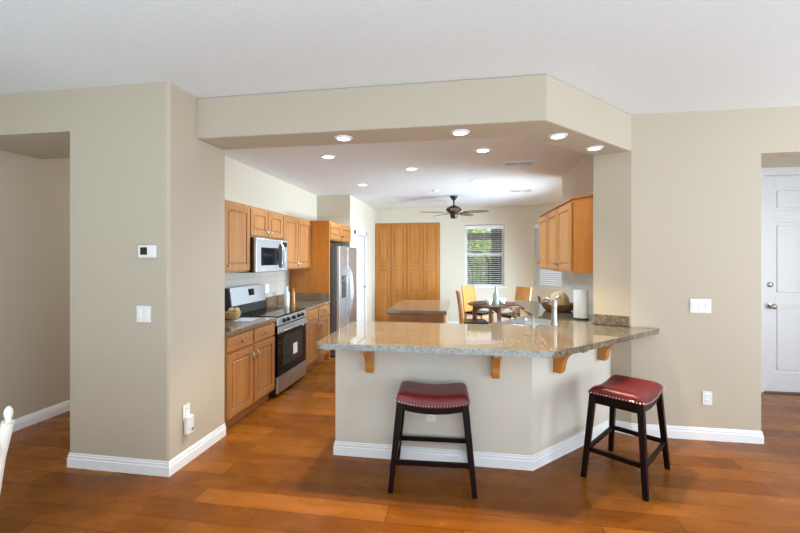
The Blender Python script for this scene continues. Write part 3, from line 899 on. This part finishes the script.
# ------------------------------------------------------------------ breakfast nook
def dining_table():
    r = thing('dining_table', 'round dark wood dining table with curved aprons under the back window', 'table', (.545, 7.38, 0), R(8))
    mb = MB(); mb.lathe([(.40, .715), (.475, .722), (.48, .738), (.47, .75), (.001, .75)], 48); mb.build('tabletop', M['table_wood'], r, True)
    for k in range(4):
        a = k * PI / 2; c = (.36 * math.cos(a), .36 * math.sin(a))
        MB().beam((c[0] * 1.06, c[1] * 1.06, 0), (c[0], c[1], .714), .05, .05, .06, .06).build('leg', M['table_wood'], r)
        T = Matrix.Rotation(a + PI / 4, 4, 'Z') @ Matrix.Translation((.255, 0, 0)) @ Matrix(((0, 0, 1, 0), (1, 0, 0, 0), (0, 1, 0, 0), (0, 0, 0, 1)))
        up = [(-.25 + .5 * i / 12, .712) for i in range(13)]; lo = [(x, .685 - .10 * (abs(x) / .25) ** 2.2) for x, z in up[::-1]]
        MB().prism(up + lo, -.012, .012, mat=T).build('apron', M['table_wood'], r)
dining_table()
def dining_chair(label, loc, rz):
    """faces +x"""
    r = thing('dining_chair', label, 'chair', loc, rz, 'wooden chairs around the dining table')
    MB().box(-.20, -.21, .425, .23, .21, .445, .005).build('seat_frame', M['chair_wood'], r)
    MB().box(-.195, -.205, .446, .225, .205, .485, .015, seg=3).build('seat', M['stool_wood'], r)
    for sx, sy in ((1, 1), (1, -1)): MB().beam((sx * .20, sy * .18, 0), (sx * .20, sy * .18, .424), .035, .035).build('leg', M['chair_wood'], r)
    for sy in (1, -1): MB().beam((-.24, sy * .185, 0), (-.19, sy * .185, .424), .038, .038).build('leg', M['chair_wood'], r)
    bm_ = MB(); n = 10
    T = Matrix(((1, 0, 0, 0), (0, 0, -1, 0), (0, 1, 0, 0), (0, 0, 0, 1)))
    f, bk = [], []
    for i in range(n + 1):
        t = i / n; z = .40 + .60 * t; x = -.20 - .02 * t - .05 * t * t
        f.append((x, z)); bk.append((x - .026, z))
    bm_.prism(f + bk[::-1], -.205, .205, bev=.004, mat=T).build('backrest', M['chair_wood'], r)
dining_chair('tall-backed wooden dining chair at the table side nearest the island', (.17, 7.02, 0), R(8))
dining_chair('tall-backed wooden dining chair behind the table, below the window', (.30, 8.28, 0), R(-38))
dining_chair('tall-backed wooden dining chair at the table side nearest the nook window', (.94, 8.02, 0), R(215))

TZ = .751
o = MB().lathe([(.001, 0), (.045, 0), (.05, .02), (.05, .17), (.022, .225), (.017, .30), (.022, .315), (.018, .315)], 20).build('glass_bottle_vase', M['green_glass'], None, True, label='tall sea green glass bottle on the dining table before the window', category='vase')
o.location = (.56, 7.28, TZ)
def plate(x, y, label):
    o = MB().lathe([(.001, .004), (.08, .004), (.13, .014), (.132, .018), (.08, .009), (.001, .009)], 28).build('dinner_plate', M['table_wood'], None, True, label=label, category='plate', group='dark plates on the dining table')
    o.location = (x, y, TZ - .004)
plate(.29, 7.16, 'dark plate on the dining table at the end towards the island')
plate(.80, 7.20, 'dark plate on the dining table at the end towards the nook window')
def cup(x, y, label, s=1.):
    r = thing('cup', label, 'cup', (x, y, TZ), random.uniform(0, 6), 'white cups on the dining table')
    MB().lathe([(.001, 0), (.026 * s, 0), (.03 * s, .006), (.045 * s, .085 * s), (.041 * s, .085 * s), (.026 * s, .012), (.001, .012)], 20).build('body', M['ceramic'], r, True)
    mb = MB(); mb.tube([(.040 * s, 0, .07 * s), (.065 * s, 0, .068 * s), (.070 * s, 0, .045 * s), (.055 * s, 0, .025 * s), (.035 * s, 0, .025 * s)], .005, 8); mb.build('handle', M['ceramic'], r, True)
cup(.43, 7.42, 'white cup left of the green bottle on the dining table')
cup(.44, 7.16, 'white cup in front of and left of the green bottle', .95)
cup(.70, 7.45, 'white cup right of the green bottle, in front of the right chair')

# ------------------------------------------------------------------ things on the counters
def paper_towel():
    r = thing('paper_towel_holder', 'upright white paper towel roll on a black base beside the pillar', 'paper towel', (1.15, 4.22, .951))
    mb = MB(); mb.lathe([(.075, 0), (.075, .010), (.068, .014), (.002, .014)], 24); mb.build('base', M['black'], r, True)
    mb = MB(); mb.lathe([(.066, .016), (.068, .02), (.068, .285), (.064, .29), (.02, .29), (.02, .27), (.001, .27)], 28); mb.build('roll', M['paper'], r, True)
paper_towel()
def basket():
    r = thing('wicker_basket', 'low brown wicker basket on the right counter behind the paper towels', 'basket', (1.075, 4.86, .951))
    mb = MB(); mb.lathe([(.001, 0), (.13, 0), (.16, .025), (.178, .06), (.182, .075), (.172, .078), (.16, .055), (.12, .02), (.001, .015)], 30); mb.build('bowl', M['wicker'], r, True)
    mb = MB(); p = [(.18 * math.cos(a), .18 * math.sin(a), .078) for a in [2 * PI * k / 30 for k in range(31)]]
    mb.tube(p, .010, 8, cap=False); mb.build('rim', M['wicker'], r, True)
    mb = MB(); p = [(-.185 - .03 * math.sin(PI * k / 10), .07 * math.cos(PI * k / 10), .075 + .09 * math.sin(PI * k / 10)) for k in range(11)]
    mb.tube(p, .011, 8); mb.build('handle', M['wicker'], r, True)
basket()
mb = MB(); bm = mb.bm; n = 40; rings = []
for i in range(10):
    t = i / 9 * PI / 2; q = []
    for k in range(n):
        a = 2 * PI * k / n; rr = .112 * math.cos(t) ** .7 * (1 + .05 * math.cos(10 * a)) + .002
        q.append(bm.verts.new((rr * math.cos(a), rr * math.sin(a), .15 * math.sin(t))))
    rings.append(q)
for p, q in zip(rings, rings[1:]):
    for k in range(n): bm.faces.new((p[k], p[(k + 1) % n], q[(k + 1) % n], q[k]))
bm.faces.new(rings[-1]); bm.faces.new(rings[0][::-1])
o = mb.build('straw_dome', M['straw'], None, True, label='straw-coloured ribbed dome resting in the brown wicker basket', category='basket lid')
o.location = (1.085, 4.86, 1.022)

# left counter
o = MB().lathe([(.001, 0), (.06, 0), (.08, .03), (.088, .075), (.08, .078), (.07, .03), (.05, .012), (.001, .012)], 24).build('woven_bowl', M['tan_wicker'], None, True, label='small tan woven bowl on the left counter beside the pier', category='bowl')
o.location = (-2.47, 3.98, .9055)
for i, (dx, dy, dz) in enumerate(((0, 0, 0), (.035, .02, .055), (-.03, .03, .05))):
    bm = bmesh.new(); bmesh.ops.create_uvsphere(bm, u_segments=16, v_segments=10, radius=.034)
    for v in bm.verts:
        if v.co.z > .028: v.co.z -= .005
    q = MB(); q.bm.free(); q.bm = bm
    o = q.build('tan_fruit', M['straw'], None, True, label=['tan round fruit at the bottom of the woven bowl', 'tan round fruit on top in the woven bowl, nearer the range', 'tan round fruit on top in the woven bowl, nearer the wall'][i], category='fruit', group='tan fruit in the woven bowl')
    o.location = (-2.47 + dx, 3.98 + dy, .9055 + .047 + dz * .75)
o = MB().box(-.09, -.12, 0, .09, .12, .004).build('paper_sheets', M['pale_paper'], None, label='flat white paper lying on the left counter before the range', category='paper'); o.location = (-2.28, 3.93, .9055); o.rotation_euler = (0, 0, R(12))
def bottle(x, y, h, label, mat, rr=.03):
    o = MB().lathe([(.001, 0), (rr, 0), (rr, h * .68), (rr * .45, h * .8), (rr * .42, h * .94), (rr * .5, h * .95), (rr * .5, h), (.001, h)], 16).build('bottle', mat, None, True, label=label, category='bottle', group='bottles on the far left counter')
    o.location = (x, y, .9055)
bottle(-2.42, 5.22, .26, 'slim white bottle on the left counter just past the range', M['ceramic'], .034)
bottle(-2.46, 5.52, .22, 'slim amber bottle on the left counter near the refrigerator panel', M['chair_wood'], .026)

# ------------------------------------------------------------------ wall plates and devices
def plate_thing(name, label, cat, loc, rz, w, h, kind, group=None):
    """local x along the wall, front toward -y, centred"""
    r = thing(name, label, cat, loc, rz, group)
    MB().box(-w / 2, -.006, -h / 2, w / 2, 0, h / 2, .002).build('cover_plate', M['white_plastic'], r)
    if kind == 'outlet':
        for z in (-.022, .022):
            s = MB().box(-.017, -.009, z - .016, .017, -.005, z + .016, .004).build('socket', M['white'], r)
            mb = MB(); mb.box(-.008, -.0095, z - .002, -.006, -.0088, z + .008); mb.box(.006, -.0095, z - .002, .008, -.0088, z + .008); mb.build('slot', M['black'], s)
    else:
        n = kind; pw = w / n
        for i in range(n):
            x = -w / 2 + pw * (i + .5)
            MB().box(x - .016, -.010, -.033, x + .016, -.005, .033, .002).build('rocker', M['white'], r)
    return r
plate_thing('light_switch', 'white double rocker switch plate below the thermostat', 'switch', (-2.28, 2.559, 1.153), 0, .115, .118, 2)
plate_thing('light_switch', 'white triple rocker switch plate on the right wall', 'switch', (2.003, 3.799, 1.147), 0, .165, .118, 3)
plate_thing('wall_outlet', 'white outlet low on the right wall below the switch plate', 'outlet', (2.056, 3.799, .359), 0, .074, .116, 'outlet')
plate_thing('wall_outlet', 'white outlet on the bar front behind the left stool', 'outlet', (-.249, 3.055, .365), 0, .074, .116, 'outlet')
plate_thing('wall_outlet', 'white outlet low on the pier side above the plugged-in device', 'outlet', (-2.079, 2.735, .392), R(90), .074, .116, 'outlet')
plate_thing('wall_outlet', 'white outlet on the tiled backsplash beyond the range', 'outlet', (-2.711, 5.20, 1.14), R(90), .115, .116, 2)
def thermostat():
    r = thing('thermostat', 'white wall thermostat with small grey screen on the left pier', 'thermostat', (-2.241, 2.559, 1.604), 0)
    MB().box(-.069, -.026, -.047, .069, 0, .047, .008, seg=3).build('body', M['white_plastic'], r)
    MB().box(-.048, -.0275, -.024, .008, -.025, .030, .001).build('screen', M['screen'], r)
    for z in (-.018, 0, .018): MB().box(.028, -.028, z - .005, .044, -.025, z + .005, .001).build('button', M['paper'], r)
thermostat()
def plug_in():
    r = thing('plug_in_device', 'white plug-in device hanging from the pier outlet', 'plug-in device', (-2.0725, 2.738, .305), R(90))
    MB().box(-.038, -.034, -.075, .038, 0, .060, .010, seg=3).build('body', M['white_plastic'], r)
    mb = MB(); mb.lathe([(.011, 0), (.011, .002), (.001, .003)], 14, mat=Matrix.Translation((.016, -.034, -.045)) @ Matrix.Rotation(R(90), 4, 'X')); mb.build('sensor', M['dark_steel'], r, True)
plug_in()

# ------------------------------------------------------------------ cream chair at the edge of the frame
def cream_chair():
    r = thing('ladder_back_chair', 'cream painted chair with turned finial at the lower left edge', 'chair', (-2.055, 1.10, -.03), R(180))
    # faces local +x (world -x); back posts at local x = -.2
    for y in (-.20, .20):
        mb = MB(); mb.tube([(-.17, y, .03), (-.19, y, .45), (-.255, y, .80), (-.298, y, .945)], [.018, .021, .0205, .020], 14)
        p = mb.build('back_post', M['cream_paint'], r, True)
        mb = MB(); mb.lathe([(.019, 0), (.010, .006), (.009, .012), (.013, .024), (.0145, .036), (.013, .05), (.007, .060), (.001, .064)], 18, c=(-.2995, y, .943)); mb.build('finial', M['cream_paint'], p, True)
        mb = MB(); mb.tube([(.20, y * 1.1, .03), (.20, y * 1.1, .44)], [.016, .021], 12); mb.build('leg', M['cream_paint'], r, True)
    for z in (.58, .71, .85):
        x = -.19 - .08 * ((z - .45) / .35) if z < .8 else -.272
        mb = MB(); pts = [(x - .03 * math.sin(PI * k / 8), -.19 + .38 * k / 8) for k in range(9)]
        out = pts + [(px - .014, py) for px, py in pts[::-1]]
        mb.prism(out, z - .03, z + .035, bev=.003).build('back_slat', M['cream_paint'], r)
    MB().box(-.20, -.23, .44, .24, .23, .475, .012, seg=3).build('seat', M['cream_paint'], r)
    mb = MB()
    mb.tube([(.20, -.21, .2), (.20, .21, .2)], .010, 8); mb.tube([(-.18, -.20, .25), (-.18, .20, .25)], .010, 8)
    for y in (-.205, .205): mb.tube([(-.175, y, .18), (.20, y * 1.06, .18)], .010, 8)
    mb.build('stretcher', M['cream_paint'], r, True)
cream_chair()

# ------------------------------------------------------------------ outside the windows
MB().box(-6, 9.8, -.12, 9, 20, -.05).build('ground_patio', M['patio'], **S)
def bush(name, label, x, y, rad, zc, zr, n, mat):
    r = thing(name, label, 'bush', (x, y, -.05), 0, 'greenery outside the window')
    mb = MB(); bm = mb.bm; rnd = random.Random(int(x * 100) + n)
    for i in range(n):
        u = rnd.uniform(-1, 1); a = rnd.uniform(0, 2 * PI); q = math.sqrt(1 - u * u); k = rnd.uniform(.55, 1.05)
        c = Vector((rad * k * q * math.cos(a), rad * k * q * math.sin(a), zc + zr * k * u))
        d1 = Vector((rnd.gauss(0, 1), rnd.gauss(0, 1), rnd.gauss(0, 1))).normalized(); d2 = d1.orthogonal().normalized()
        s = rnd.uniform(.05, .10)
        vs = [bm.verts.new(c + p) for p in (-d1 * s, d2 * s * .45, d1 * s, -d2 * s * .45)]
        bm.faces.new(vs)
    mb.build('foliage', M[mat], r)
    mb = MB(); mb.tube([(0, 0, 0), (.03, .02, zc * .6), (0, 0, zc)], [.06, .05, .03], 8); mb.build('trunk', M['table_wood'], r)
bush('garden_bush', 'bright green bush outside the back window, left of the porch post', .2, 12.6, 1.0, 1.75, 1.0, 2600, 'leaf')
bush('garden_bush', 'darker green bush outside the back window, towards the porch post', 1.0, 15.6, 1.1, 1.5, 1.2, 2600, 'leaf2')
def porch():
    r = thing('porch_frame', 'dark porch post, beam and arched iron gate outside the back window', 'porch', (0, 10.6, -.05))
    MB().box(.70, -.08, 0, .98, .08, 2.5).build('post', M['porch'], r)
    MB().box(-1.2, -.08, 2.10, 2.4, .08, 2.27).build('beam', M['porch'], r)
    mb = MB(); p = [(.02, 0, 0), (.02, 0, 1.45)] + [(.33 - .31 * math.cos(PI * k / 10), 0, 1.45 + .32 * math.sin(PI * k / 10)) for k in range(1, 10)] + [(.64, 0, 1.45), (.64, 0, 0)]
    mb.tube(p, .035, 8)
    for z in (.25, 1.0, 1.45): mb.tube([(.02, 0, z), (.64, 0, z)], .014, 6)
    for i in range(5): mb.tube([(.12 + i * .105, 0, .1), (.12 + i * .105, 0, 1.5)], .010, 6)
    mb.build('iron_gate', M['porch'], r)
porch()

scn.cycles.use_denoising = True
scn.cycles.max_bounces = 10
scn.cycles.diffuse_bounces = 5
scn.cycles.sample_clamp_indirect = 6
scn.cycles.caustics_reflective = False
scn.cycles.caustics_refractive = False
